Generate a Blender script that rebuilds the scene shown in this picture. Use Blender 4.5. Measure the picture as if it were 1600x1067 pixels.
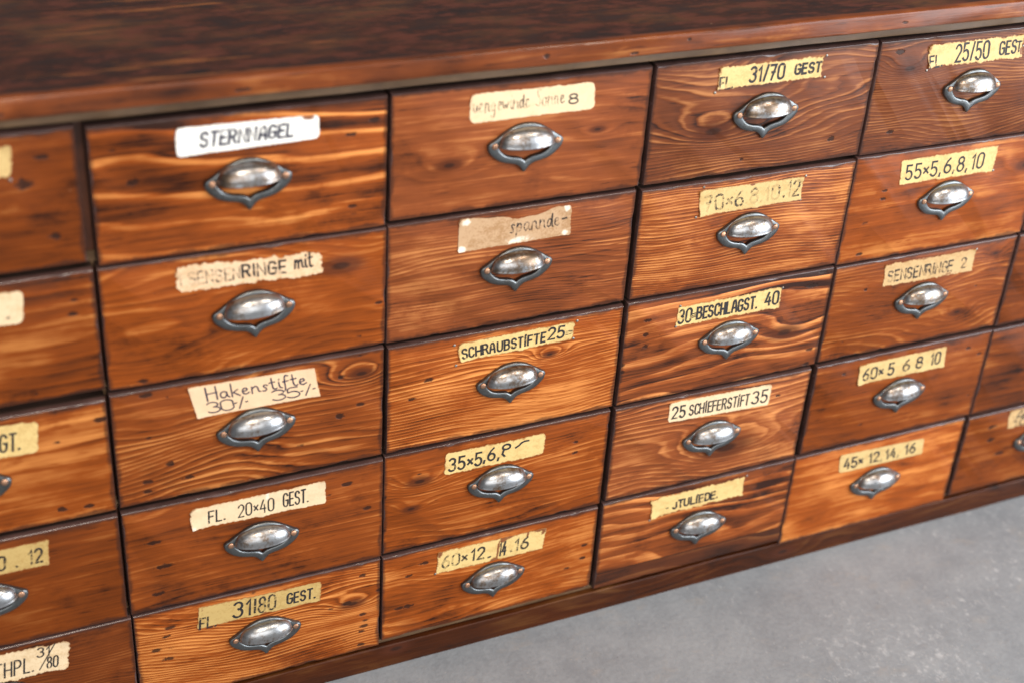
import bpy, bmesh, math, random
from mathutils import Vector, noise as mnoise

for o in list(bpy.data.objects):
    bpy.data.objects.remove(o)
S = bpy.context.scene
COL = S.collection

# ------------------------------------------------------------------ camera
cam_d = bpy.data.cameras.new('camera')
cam = bpy.data.objects.new('camera', cam_d)
COL.objects.link(cam)
cam.location = (-0.47845, -1.27308, 0.53966)
cam.rotation_euler = (1.024974, -0.061542, -0.424205)
cam_d.lens = 49.96
cam_d.sensor_width = 36
cam_d.clip_start = 0.02
cam_d.clip_end = 100
cam_d.dof.use_dof = True
cam_d.dof.focus_distance = 1.72
cam_d.dof.aperture_fstop = 2.5
S.camera = cam

# ------------------------------------------------------------------ world: the dim grey of a large hall
W = bpy.data.worlds.new('World')
S.world = W
W.use_nodes = True
wt = W.node_tree
wt.nodes['Background'].inputs[1].default_value = 0.62
tc = wt.nodes.new('ShaderNodeTexCoord')
sx = wt.nodes.new('ShaderNodeSeparateXYZ')
wt.links.new(tc.outputs['Generated'], sx.inputs[0])
rp = wt.nodes.new('ShaderNodeValToRGB')
mr = wt.nodes.new('ShaderNodeMapRange')
mr.inputs[1].default_value = -1
mr.inputs[2].default_value = 1
wt.links.new(sx.outputs['Z'], mr.inputs[0])
wt.links.new(mr.outputs[0], rp.inputs[0])
e = rp.color_ramp.elements
e[0].position = 0.30; e[0].color = (0.16, 0.155, 0.15, 1)
e[1].position = 0.95; e[1].color = (0.42, 0.44, 0.47, 1)
wt.links.new(rp.outputs[0], wt.nodes['Background'].inputs[0])


def area(name, loc, target, sx_, sy_, power, color):
    d = bpy.data.lights.new(name, 'AREA')
    d.shape = 'RECTANGLE'
    d.size = sx_
    d.size_y = sy_
    d.energy = power
    d.color = color
    o = bpy.data.objects.new(name, d)
    COL.objects.link(o)
    o.location = loc
    o.rotation_euler = (Vector(target) - Vector(loc)).to_track_quat('-Z', 'Y').to_euler()
    return o


# tall daylight windows off to the right, a row of warm lamps overhead, an added broad fill in front to light the drawers evenly
area('window_light', (3.4, -2.3, 0.45), (0.3, 0.0, -0.4), 2.8, 2.4, 215, (0.90, 0.95, 1.0))
area('front_fill_light', (-1.0, -5.2, 1.5), (0.2, 0.0, -0.4), 5.5, 3.0, 165, (1.0, 0.985, 0.96))
area('ceiling_lamp_light', (-0.3, -1.9, 2.3), (0.2, 0.0, -0.3), 0.30, 0.30, 46, (1.0, 0.86, 0.70))
area('ceiling_lamp_light', (1.5, -1.5, 2.3), (1.0, 0.0, -0.3), 0.25, 0.25, 30, (1.0, 0.86, 0.70))

S.view_settings.view_transform = 'Standard'
S.view_settings.look = 'None'
S.view_settings.exposure = 0.0
S.view_settings.gamma = 1.0
S.view_settings.use_curve_mapping = False
S.render.engine = 'CYCLES'
S.cycles.caustics_reflective = False


# ------------------------------------------------------------------ node helper
class NT:
    def __init__(self, name):
        self.m = bpy.data.materials.new(name)
        self.m.use_nodes = True
        self.t = self.m.node_tree
        self.b = self.t.nodes['Principled BSDF']
        self.out = self.t.nodes['Material Output']

    def put(self, sock, v):
        if v is None:
            return
        if isinstance(v, bpy.types.NodeSocket):
            self.t.links.new(v, sock)
        else:
            if hasattr(v, '__len__') and len(v) == 3 and len(sock.default_value) == 4:
                v = (*v, 1)
            sock.default_value = v

    def node(self, typ, **kw):
        n = self.t.nodes.new(typ)
        for k, v in kw.items():
            setattr(n, k, v)
        return n

    def math(self, op, a, b=None, c=None, clamp=False):
        n = self.node('ShaderNodeMath', operation=op)
        n.use_clamp = clamp
        for i, v in enumerate((a, b, c)):
            if v is not None:
                self.put(n.inputs[i], v)
        return n.outputs[0]

    def coords(self, kind='Object'):
        return self.node('ShaderNodeTexCoord').outputs[kind]

    def sep(self, v):
        n = self.node('ShaderNodeSeparateXYZ')
        self.put(n.inputs[0], v)
        return n.outputs

    def comb(self, x, y, z):
        n = self.node('ShaderNodeCombineXYZ')
        for i, v in enumerate((x, y, z)):
            self.put(n.inputs[i], v)
        return n.outputs[0]

    def scale(self, v, s, off=(0, 0, 0)):
        n = self.node('ShaderNodeVectorMath', operation='MULTIPLY_ADD')
        self.put(n.inputs[0], v)
        self.put(n.inputs[1], s)
        self.put(n.inputs[2], off)
        return n.outputs[0]

    def noise(self, v, scale=1.0, detail=2.0, rough=0.5, dist=0.0):
        n = self.node('ShaderNodeTexNoise')
        self.put(n.inputs['Vector'], v)
        n.inputs['Scale'].default_value = scale
        n.inputs['Detail'].default_value = detail
        n.inputs['Roughness'].default_value = rough
        n.inputs['Distortion'].default_value = dist
        return n.outputs[0]

    def smooth(self, v, lo, hi, a=0.0, b=1.0):
        n = self.node('ShaderNodeMapRange', interpolation_type='SMOOTHSTEP')
        self.put(n.inputs[0], v)
        for i, q in enumerate((lo, hi, a, b)):
            self.put(n.inputs[i + 1], q)
        return n.outputs[0]

    def mix(self, f, a, b, mode='MIX'):
        n = self.node('ShaderNodeMix', data_type='RGBA', blend_type=mode)
        self.put(n.inputs[0], f)
        self.put(n.inputs[6], a)
        self.put(n.inputs[7], b)
        return n.outputs[2]

    def ramp(self, f, stops, interp='LINEAR'):
        n = self.node('ShaderNodeValToRGB')
        cr = n.color_ramp
        cr.interpolation = interp
        while len(cr.elements) < len(stops):
            cr.elements.new(0.5)
        for el, (p, c) in zip(cr.elements, stops):
            el.position = p
            el.color = (*c, 1) if len(c) == 3 else c
        self.put(n.inputs[0], f)
        return n.outputs[0]

    def bump(self, h, strength, dist, normal=None):
        n = self.node('ShaderNodeBump')
        n.inputs['Strength'].default_value = strength
        n.inputs['Distance'].default_value = dist
        self.put(n.inputs['Height'], h)
        if normal is not None:
            self.put(n.inputs['Normal'], normal)
        return n.outputs[0]

    def set(self, **kw):
        for k, v in kw.items():
            self.put(self.b.inputs[k.replace('_', ' ')], v)


DARK = (0.026, 0.0075, 0.0032)
MID = (0.228, 0.0495, 0.0060)
LIGHT = (0.56, 0.215, 0.055)


def lerp3(a, b, t):
    return tuple(x + (y - x) * t for x, y in zip(a, b))


def wood(name, seed, n=55.0, amp=0.045, contrast=1.0, tone=1.0, purple=0.0, light=0.5, bold=0.0,
         knots=(), marks=(), speck=0.0, slope=1.0, tilt=0.0, fine=0.5, split=None, rough=0.38, worn=0.0,
         blotch=0.5, axis='x', coat=0.0, half=None, spec=0.14):
    """stained softwood sawn flat: growth rings as contours of a slow height field, fibres, blotches, dents"""
    k = NT(name)
    co = k.coords()
    X, Y, Z = k.sep(co)
    if axis == 'top':
        Z2 = Y
        Y2 = Z
    else:
        Z2, Y2 = Z, Y
    rnd = random.Random(seed)
    ox, oz = rnd.uniform(-40, 40), rnd.uniform(-40, 40)
    if split is not None:
        st = k.math('LESS_THAN', Z2, split)
        X = k.math('MULTIPLY_ADD', st, 7.3, X)
        Z2s = k.math('MULTIPLY_ADD', st, 3.1, Z2)
    else:
        Z2s = Z2
    # slow field
    low = k.noise(k.comb(k.math('MULTIPLY_ADD', X, 3.4, ox), k.math('MULTIPLY', Y2, 5.0), k.math('MULTIPLY_ADD', Z2s, 9.0, oz)), 1.0, 1.6, 0.45)
    mid_ = k.noise(k.comb(k.math('MULTIPLY_ADD', X, 6.5, oz), k.math('MULTIPLY', Y2, 20.0), k.math('MULTIPLY_ADD', Z2s, 55.0, ox)), 1.0, 2.0, 0.5)
    h = k.math('MULTIPLY', Z2s, slope)
    h = k.math('MULTIPLY_ADD', X, tilt, h)
    h = k.math('MULTIPLY_ADD', k.math('SUBTRACT', low, 0.5), amp * 4.0, h)
    h = k.math('MULTIPLY_ADD', k.math('SUBTRACT', mid_, 0.5), min(0.012, 1.3 / n), h)
    core = None
    for (kx, kz, r, s) in knots:
        dx = k.math('MULTIPLY', k.math('SUBTRACT', X, kx), 0.42)
        dz = k.math('SUBTRACT', Z2, kz)
        d2 = k.math('ADD', k.math('MULTIPLY', dx, dx), k.math('MULTIPLY', dz, dz))
        g = k.math('EXPONENT', k.math('MULTIPLY', d2, -1.0 / (r * r)))
        h = k.math('MULTIPLY_ADD', g, s, h)
        c = k.math('EXPONENT', k.math('MULTIPLY', d2, -1.0 / (r * r * 0.22)))
        core = c if core is None else k.math('MAXIMUM', core, c)
    hn = k.math('MULTIPLY', h, n)
    ph = k.math('FRACT', hn)
    wn_ = k.node('ShaderNodeTexWhiteNoise', noise_dimensions='1D')
    k.put(wn_.inputs['W'], k.math('FLOOR', hn))
    per = k.math('MULTIPLY_ADD', wn_.outputs[0], 0.75, 0.5)      # no two rings equally strong
    # ring profile: pale early wood sliding into dark late wood, then a crisp return
    if bold == 2:
        ring = k.ramp(ph, [(0.0, (0.12,) * 3), (0.30, (0.02,) * 3), (0.52, (0.16,) * 3), (0.66, (0.34,) * 3), (0.74, (0.85,) * 3), (0.82, (1.0,) * 3), (0.88, (0.80,) * 3), (0.93, (0.10,) * 3)])
    elif bold:
        ring = k.ramp(ph, [(0.0, (0.05,) * 3), (0.20, (0.0,) * 3), (0.40, (0.10,) * 3), (0.50, (0.60,) * 3), (0.66, (0.74,) * 3), (0.78, (1.0,) * 3), (0.84, (0.85,) * 3), (0.88, (0.05,) * 3)])
    else:
        ring = k.ramp(ph, [(0.0, (0.45,) * 3), (0.10, (0.90,) * 3), (0.22, (1.0,) * 3), (0.40, (0.58,) * 3), (0.72, (0.36,) * 3), (0.88, (0.06,) * 3), (0.95, (0.0,) * 3), (1.0, (0.45,) * 3)])
    # how strongly the rings show varies over the board
    vis = k.noise(k.comb(k.math('MULTIPLY_ADD', X, 4.0, oz + 9), k.math('MULTIPLY', Y2, 6.0), k.math('MULTIPLY_ADD', Z2s, 13.0, ox - 5)), 1.0, 2.0, 0.5)
    vis = k.smooth(vis, 0.34, 0.62, 0.28, 1.0)
    rc = k.math('MULTIPLY', k.math('MULTIPLY', k.math('SUBTRACT', ring, 0.45), k.math('MULTIPLY', vis, per)), contrast)
    fib = k.noise(k.comb(k.math('MULTIPLY_ADD', X, 11.0, ox), k.math('MULTIPLY', Y2, 300.0), k.math('MULTIPLY_ADD', Z2s, 520.0, oz)), 1.0, 3.0, 0.6)
    fib2 = k.noise(k.comb(k.math('MULTIPLY_ADD', X, 5.0, oz), k.math('MULTIPLY', Y2, 60.0), k.math('MULTIPLY_ADD', Z2s, 120.0, ox)), 1.0, 3.0, 0.6)
    blo = k.noise(k.comb(k.math('MULTIPLY_ADD', X, 7.0, ox + 3), k.math('MULTIPLY', Y2, 9.0), k.math('MULTIPLY_ADD', Z2s, 17.0, oz + 2)), 1.0, 4.0, 0.55)
    v = k.math('ADD', rc, light)
    v = k.math('MULTIPLY_ADD', k.math('SUBTRACT', fib, 0.5), 1.0 * fine, v)
    v = k.math('MULTIPLY_ADD', k.math('SUBTRACT', fib2, 0.5), 1.15 * fine, v)
    v = k.math('MULTIPLY_ADD', k.math('SUBTRACT', blo, 0.5), 1.7 * blotch, v)
    # short dark pores along the grain
    por = k.noise(k.comb(k.math('MULTIPLY_ADD', X, 26.0, oz), k.math('MULTIPLY', Y2, 200.0), k.math('MULTIPLY_ADD', Z2s, 330.0, ox + 7)), 1.0, 2.0, 0.55)
    v = k.math('SUBTRACT', v, k.smooth(por, 0.60, 0.76, 0.0, 0.26))
    # clouds of darker stain soaked into the softer wood
    cl = k.noise(k.comb(k.math('MULTIPLY_ADD', X, 9.0, oz + 5), k.math('MULTIPLY', Y2, 20.0), k.math('MULTIPLY_ADD', Z2s, 15.0, ox + 1)), 1.0, 5.0, 0.66)
    v = k.math('SUBTRACT', v, k.smooth(cl, 0.52, 0.72, 0.0, 0.30))
    pd = (0.034, 0.0135, 0.0100)
    pm = (0.170, 0.050, 0.0185)
    d_, m_, l_ = lerp3(DARK, pd, purple), lerp3(MID, pm, purple), lerp3(LIGHT, (0.50, 0.205, 0.075), purple)
    d_, m_, l_ = [tuple(q * tt for q in c) for c, tt in ((d_, min(tone, 1.0)), (m_, tone), (l_, tone))]
    col = k.ramp(v, [(0.02, d_), (0.30, lerp3(d_, m_, 0.62)), (0.52, m_), (0.78, lerp3(m_, l_, 0.6)), (1.0, l_)])
    if half is not None:
        # the maker scorched the arrises: an uneven burnt margin
        ex = k.math('SUBTRACT', half[0], k.math('ABSOLUTE', X))
        ez = k.math('SUBTRACT', half[1], k.math('ABSOLUTE', Z2))
        bn = k.noise(co, 28.0, 4.0, 0.6)
        em = k.math('SUBTRACT', k.math('MINIMUM', ex, ez), k.math('MULTIPLY', k.math('SUBTRACT', bn, 0.42), 0.016))
        col = k.mix(k.smooth(em, 0.0040, -0.0005, 0.0, 0.72), col, (0.035, 0.0145, 0.0095))
    # knots have dark resinous cores
    if core is not None:
        col = k.mix(k.math('MULTIPLY', k.smooth(core, 0.10, 0.75), 0.80), col, (0.070, 0.0175, 0.0065))
        col = k.mix(k.smooth(core, 0.80, 0.97, 0.0, 0.8), col, (0.022, 0.009, 0.006))
    # small dents and nail marks filled with old stain
    wob = k.noise(co, 160.0, 3.0, 0.6)
    dent = None
    for (mx, mz, rx, rz) in marks:
        dx = k.math('DIVIDE', k.math('SUBTRACT', X, mx), rx)
        dz = k.math('DIVIDE', k.math('SUBTRACT', Z2, mz), rz)
        d2 = k.math('SQRT', k.math('ADD', k.math('MULTIPLY', dx, dx), k.math('MULTIPLY', dz, dz)))
        d2 = k.math('MULTIPLY_ADD', k.math('SUBTRACT', wob, 0.5), 2.2, d2)
        c = k.smooth(d2, 1.0, 0.55)
        dent = c if dent is None else k.math('MAXIMUM', dent, c)
    if speck > 0:
        vo = k.node('ShaderNodeTexVoronoi')
        k.put(vo.inputs['Vector'], k.comb(k.math('MULTIPLY_ADD', X, 42.0, ox), 0.3, k.math('MULTIPLY_ADD', Z2, 95.0, oz)))
        vo.inputs['Scale'].default_value = 1.0
        cs = k.sep(vo.outputs['Color'])
        pick = k.math('GREATER_THAN', cs[0], 1.0 - 0.30 * speck)
        ends = k.smooth(k.math('ABSOLUTE', X), 0.075, 0.125, 0.06, 1.0)
        pick = k.math('MULTIPLY', pick, k.math('GREATER_THAN', ends, cs[1]))
        size = k.math('MULTIPLY_ADD', cs[2], 0.22, 0.10)
        dd = k.math('MULTIPLY_ADD', k.math('SUBTRACT', wob, 0.5), 0.25, vo.outputs['Distance'])
        c = k.math('MULTIPLY', k.smooth(k.math('SUBTRACT', dd, size), 0.06, -0.08), pick)
        dent = c if dent is None else k.math('MAXIMUM', dent, c)
    if dent is not None:
        col = k.mix(k.math('MULTIPLY', dent, 0.88), col, (0.022, 0.010, 0.007))
    if worn > 0:
        wn = k.noise(k.comb(k.math('MULTIPLY_ADD', X, 7.0, ox), k.math('MULTIPLY', Y2, 9.0), k.math('MULTIPLY_ADD', Z2, 60.0, oz)), 1.0, 6.0, 0.68)
        reg = k.noise(k.comb(k.math('MULTIPLY_ADD', X, 1.6, oz), 0.0, k.math('MULTIPLY_ADD', Z2, 5.0, ox)), 1.0, 2.0, 0.5)
        wn = k.math('MULTIPLY_ADD', k.math('SUBTRACT', reg, 0.5), 0.5, wn)
        mo = k.noise(k.comb(k.math('MULTIPLY_ADD', X, 20.0, ox), 0.0, k.math('MULTIPLY_ADD', Z2, 55.0, oz)), 1.0, 5.0, 0.7)
        col = k.mix(k.smooth(mo, 0.46, 0.64, 0.0, 0.62), col, (0.028, 0.014, 0.012))
        col = k.mix(k.smooth(mo, 0.54, 0.38, 0.0, 0.75), col, (0.125, 0.032, 0.016))
        col = k.mix(k.math('MULTIPLY', k.smooth(wn, 0.60, 0.74), worn), col, (0.34, 0.115, 0.030))
    if split is not None:
        ln = k.math('ABSOLUTE', k.math('SUBTRACT', Z2, split))
        col = k.mix(k.smooth(ln, 0.0012, 0.0004), col, (0.02, 0.009, 0.006))
    # a few tiny pale scratches
    sc = k.noise(k.comb(k.math('MULTIPLY_ADD', X, 55.0, ox), k.math('MULTIPLY', Y2, 80.0), k.math('MULTIPLY_ADD', Z2, 130.0, oz)), 1.0, 2.0, 0.5)
    col = k.mix(k.smooth(sc, 0.775, 0.82, 0.0, 0.55), col, (0.42, 0.25, 0.14))
    hb = k.math('MULTIPLY_ADD', ring, 0.7 * min(contrast, 1.2), k.math('MULTIPLY', fib, 0.45))
    if dent is not None:
        hb = k.math('MULTIPLY_ADD', dent, -1.6, hb)
    rg = k.math('MULTIPLY_ADD', fib2, 0.22, rough - 0.09)
    k.set(Base_Color=col, Roughness=rg, Normal=k.bump(hb, 0.55, 0.0006))
    k.set(Specular_IOR_Level=spec)
    if coat:
        k.set(Coat_Weight=coat, Coat_Roughness=0.22)
    return k.m


def plain_wood(name, seed, col, dark, rough=0.4, var=0.6, scale=(9, 40, 40)):
    k = NT(name)
    co = k.coords()
    n1 = k.noise(k.scale(co, scale, (seed, seed * 2, 0)), 1.0, 5.0, 0.6)
    n2 = k.noise(k.scale(co, (30, 30, 30), (seed, 0, 4)), 1.0, 4.0, 0.6)
    f = k.math('MULTIPLY_ADD', k.math('SUBTRACT', n2, 0.5), 0.7, n1)
    c = k.ramp(f, [(0.5 - var / 2, dark), (0.5 + var / 2, col)])
    k.set(Base_Color=c, Roughness=k.math('MULTIPLY_ADD', n1, 0.25, rough - 0.12), Normal=k.bump(f, 0.4, 0.0008))
    return k.m


# ------------------------------------------------------------------ mesh helpers
def link(name, me, parent=None, loc=(0, 0, 0), mats=()):
    o = bpy.data.objects.new(name, me)
    for m in mats:
        me.materials.append(m)
    COL.objects.link(o)
    if parent is not None:
        o.parent = parent
    o.location = loc
    return o


def bm_done(bm, name, smooth=False):
    me = bpy.data.meshes.new(name)
    bmesh.ops.recalc_face_normals(bm, faces=bm.faces[:])
    bm.to_mesh(me)
    bm.free()
    if smooth:
        for p in me.polygons:
            p.use_smooth = True
    return me


def box(bm, x0, x1, y0, y1, z0, z1, mat=0):
    vs = [bm.verts.new((x, y, z)) for x in (x0, x1) for y in (y0, y1) for z in (z0, z1)]
    fs = []
    for q in ((0, 1, 3, 2), (4, 6, 7, 5), (0, 4, 5, 1), (2, 3, 7, 6), (0, 2, 6, 4), (1, 5, 7, 3)):
        f = bm.faces.new([vs[i] for i in q])
        f.material_index = mat
        fs.append(f)
    return vs, fs


def smooth_by_angle(me, deg=40):
    for p in me.polygons:
        p.use_smooth = True
    try:
        me.set_sharp_from_angle(angle=math.radians(deg))
    except Exception:
        pass


def profile_bar(name, prof, x0, x1, parent, loc, mats, nx=60, wob=0.0004, seed=0):
    """a long board: its end profile (y, z) swept along x with a slightly hand-planed waver"""
    bm = bmesh.new()
    rings = []
    for i in range(nx + 1):
        x = x0 + (x1 - x0) * i / nx
        ring = []
        for j, (y, z) in enumerate(prof):
            w = mnoise.noise(Vector((x * 9 + seed, j * 0.35, seed))) * wob
            ring.append(bm.verts.new((x, y + w, z + w * 0.8)))
        rings.append(ring)
    n = len(prof)
    for a, b in zip(rings, rings[1:]):
        for j in range(n):
            bm.faces.new((a[j], b[j], b[(j + 1) % n], a[(j + 1) % n]))
    bm.faces.new(rings[0])
    bm.faces.new(rings[-1][::-1])
    me = bm_done(bm, name)
    smooth_by_angle(me, 35)
    return link(name, me, parent, loc, mats)


def rounded(y0, y1, z0, z1, r_tf, r_bf, seg=5):
    """profile of a board whose front (y0) arrises are rounded"""
    p = []
    for i in range(seg + 1):
        a = math.pi / 2 * i / seg
        p.append((y0 + r_bf - r_bf * math.cos(a) * 1.0 if False else y0 + r_bf * (1 - math.sin(a)), z0 + r_bf * (1 - math.cos(a))))
    for i in range(seg + 1):
        a = math.pi / 2 * i / seg
        p.append((y0 + r_tf * (1 - math.cos(a)), z1 - r_tf * (1 - math.sin(a))))
    p.append((y1, z1))
    p.append((y1, z0))
    return p


# ------------------------------------------------------------------ hand-lettering: single-stroke alphabet
def arc(cx, cy, rx, ry, a0, a1, n=8):
    return [(cx + rx * math.cos(math.radians(a0 + (a1 - a0) * i / n)), cy + ry * math.sin(math.radians(a0 + (a1 - a0) * i / n))) for i in range(n + 1)]


def slot(w=0.5, y0=0.0, y1=1.0, r=0.25):
    return (arc(w - r, y1 - r, r, r, 0, 90, 5) + arc(r, y1 - r, r, r, 90, 180, 5) + arc(r, y0 + r, r, r, 180, 270, 5) + arc(w - r, y0 + r, r, r, 270, 360, 5) + [(w, y1 - r)])


Gl = {
    'A': (.52, [[(0, 0), (.12, .86), (.2, 1), (.32, 1), (.4, .86), (.52, 0)], [(.06, .36), (.46, .36)]]),
    'B': (.52, [[(0, 0), (0, 1), (.28, 1)] + arc(.28, .77, .2, .23, 90, -90, 7) + [(0, .54)], [(.28, .54)] + arc(.28, .27, .24, .27, 90, -90, 7) + [(0, 0)]]),
    'C': (.46, [arc(.25, .75, .22, .25, 10, 90, 5) + arc(.25, .75, .25, .25, 90, 180, 5) + arc(.25, .25, .25, .25, 180, 270, 5) + arc(.25, .25, .22, .25, 270, 350, 5)]),
    'D': (.5, [[(0, 0), (0, 1), (.2, 1)] + arc(.2, .7, .3, .3, 90, 0, 6) + arc(.2, .3, .3, .3, 0, -90, 6) + [(0, 0)]]),
    'E': (.42, [[(.42, 1), (0, 1), (0, 0), (.42, 0)], [(0, .52), (.36, .52)]]),
    'F': (.42, [[(.42, 1), (0, 1), (0, 0)], [(0, .52), (.36, .52)]]),
    'G': (.5, [arc(.25, .75, .23, .25, 15, 90, 5) + arc(.25, .75, .25, .25, 90, 180, 5) + arc(.25, .25, .25, .25, 180, 270, 5) + arc(.25, .25, .25, .25, 270, 360, 5) + [(.5, .48), (.27, .48)]]),
    'H': (.5, [[(0, 0), (0, 1)], [(.5, 0), (.5, 1)], [(0, .5), (.5, .5)]]),
    'I': (.06, [[(.03, 0), (.03, 1)]]),
    'i': (.10, [[(.03, 0), (.03, .86)], [(.05, 1.0), (.10, 1.14)]]),
    'K': (.48, [[(0, 0), (0, 1)], [(.46, 1), (0, .42)], [(.14, .58), (.48, 0)]]),
    'L': (.42, [[(0, 1), (0, 0), (.42, 0)]]),
    'M': (.62, [[(0, 0), (0, 1), (.31, .3), (.62, 1), (.62, 0)]]),
    'N': (.5, [[(0, 0), (0, 1), (.5, 0), (.5, 1)]]),
    'O': (.5, [slot()]),
    'P': (.48, [[(0, 0), (0, 1), (.24, 1)] + arc(.24, .74, .24, .26, 90, -90, 7) + [(0, .48)]]),
    'R': (.5, [[(0, 0), (0, 1), (.25, 1)] + arc(.25, .75, .23, .25, 90, -90, 7) + [(0, .5)], [(.26, .5), (.5, 0)]]),
    'S': (.48, [arc(.24, .76, .22, .24, 15, 90, 4) + arc(.24, .76, .23, .24, 90, 250, 7) + arc(.24, .26, .24, .26, 70, -90, 8) + arc(.24, .26, .24, .26, -90, -165, 4)]),
    'T': (.48, [[(0, 1), (.48, 1)], [(.24, 1), (.24, 0)]]),
    'U': (.5, [[(0, 1), (0, .25)] + arc(.25, .25, .25, .25, 180, 360, 8) + [(.5, 1)]]),
    'J': (.4, [[(.4, .8), (.4, .2)] + arc(.2, .2, .2, .2, 0, -170, 8)]),
    '0': (.5, [slot()]),
    '1': (.22, [[(0, .76), (.18, 1), (.18, 0)]]),
    '2': (.48, [arc(.24, .75, .24, .25, 170, 0, 8) + [(.46, .6), (0, 0), (.48, 0)]]),
    '3': (.48, [arc(.22, .76, .23, .24, 150, -80, 9), arc(.22, .27, .26, .27, 85, -155, 10)]),
    '4': (.5, [[(.3, 1), (0, .3), (.5, .3)], [(.38, .62), (.38, 0)]]),
    '5': (.48, [[(.44, 1), (.06, 1), (.04, .54)] + arc(.22, .3, .26, .31, 120, -150, 10)]),
    '6': (.5, [[(.40, 1), (.2, .82), (.03, .5)] + arc(.25, .28, .25, .28, 165, 360 + 165, 14)]),
    '7': (.46, [[(0, 1), (.46, 1), (.16, 0)], [(.14, .5), (.40, .5)]]),
    '8': (.5, [arc(.25, .77, .21, .23, -90, 270, 12), arc(.25, .27, .25, .27, 90, 450, 14)]),
    'x': (.34, [[(0, .28), (.34, .66)], [(0, .66), (.34, .28)]]),
    ',': (.08, [[(.06, .1), (0, -.12)]]),
    '.': (.06, [[(0, .03), (.06, .05)]]),
    '/': (.26, [[(0, -.02), (.26, 1.02)]]),
    '|': (.10, [[(.05, .05), (.05, .42)], [(.05, .58), (.05, .98)]]),
    '=': (.2, [[(0, .62), (.2, .64)], [(0, .44), (.2, .46)], [(0, .26), (.2, .28)]]),
    '-': (.24, [[(0, .46), (.24, .48)]]),
    '·': (.08, [[(0, .5), (.08, .52)]]),
    '~': (.5, [[(0, .2), (.14, .4), (.22, .62), (.34, .72), (.5, .7)]]),
    'q': (.4, [arc(.22, .78, .18, .2, -120, 240, 12) + [(.08, .5), (.04, .25), (.16, .04)]]),
    ' ': (.36, []),
}
# joined handwriting, small letters with x-height 0.5
Hw = {
    'H': (.62, [[(.05, 0), (.1, 1)], [(.55, 0), (.6, 1)], [(.08, .5), (.58, .55)]]),
    'S': (.5, [[(.45, .85), (.3, 1), (.12, .85), (.2, .6), (.4, .38), (.35, .08), (.15, 0), (0, .12)]]),
    'a': (.46, [[(.36, .42), (.2, .52), (.04, .34), (.06, .08), (.2, 0), (.34, .2), (.38, .5), (.36, .12), (.46, .02)]]),
    'k': (.46, [[(.04, 0), (.1, 1.0)], [(.4, .5), (.08, .24)], [(.16, .3), (.44, 0)]]),
    'e': (.42, [[(.05, .24), (.32, .32), (.28, .5), (.1, .46), (.04, .16), (.18, 0), (.38, .12)]]),
    'n': (.48, [[(.04, 0), (.08, .5)], [(.06, .3), (.22, .5), (.36, .42), (.36, .06), (.46, .02)]]),
    's': (.36, [[(.3, .42), (.16, .5), (.08, .38), (.24, .2), (.18, .02), (.02, .05)]]),
    't': (.32, [[(.12, .9), (.1, .1), (.2, 0), (.3, .06)], [(0, .56), (.28, .6)]]),
    'i': (.2, [[(.06, .5), (.06, .08), (.18, .02)], [(.09, .7), (.11, .76)]]),
    'f': (.34, [[(.34, .92), (.22, 1), (.14, .8), (.1, -.1), (.04, -.22)], [(0, .48), (.28, .52)]]),
    'u': (.48, [[(.04, .5), (.06, .1), (.18, 0), (.34, .2), (.38, .5), (.38, .06), (.48, .02)]]),
    'g': (.46, [[(.36, .42), (.2, .52), (.05, .34), (.1, .06), (.3, .14), (.38, .5), (.34, -.2), (.16, -.34), (.04, -.2)]]),
    'w': (.6, [[(.02, .5), (.1, .02), (.28, .4), (.38, .02), (.52, .5), (.6, .44)]]),
    'd': (.46, [[(.36, .4), (.2, .52), (.04, .3), (.1, .02), (.3, .12), (.42, 1), (.38, .1), (.46, .02)]]),
    'o': (.42, [arc(.2, .25, .18, .25, 90, 450, 10) + [(.42, .44)]]),
    'm': (.7, [[(.04, 0), (.08, .5)], [(.06, .3), (.2, .5), (.3, .42), (.3, 0)], [(.3, .3), (.44, .5), (.56, .42), (.56, .06), (.68, .02)]]),
    'p': (.46, [[(.0, -.4), (.1, .5)], [(.08, .34), (.22, .52), (.38, .36), (.28, .04), (.08, .06)]]),
    ' ': (.4, []),
}
for ch in '0358/-·1.':
    Hw[ch] = Gl[ch]


def chaikin(p):
    if len(p) < 3:
        return p
    q = [p[0]]
    for a, b in zip(p, p[1:]):
        q.append((a[0] * .75 + b[0] * .25, a[1] * .75 + b[1] * .25))
        q.append((a[0] * .25 + b[0] * .75, a[1] * .25 + b[1] * .75))
    q.append(p[-1])
    return q


def text_strokes(s, font, gap=0.22):
    """strokes of a line of text in units of cap height, and its width"""
    x, out = 0.0, []
    for ch in s:
        w, st = font[ch]
        for q in st:
            if font is Hw:
                q = chaikin(q)
            out.append([(x + a, b) for a, b in q])
        x += w + gap
    return out, max(x - gap, 0.05)


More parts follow.
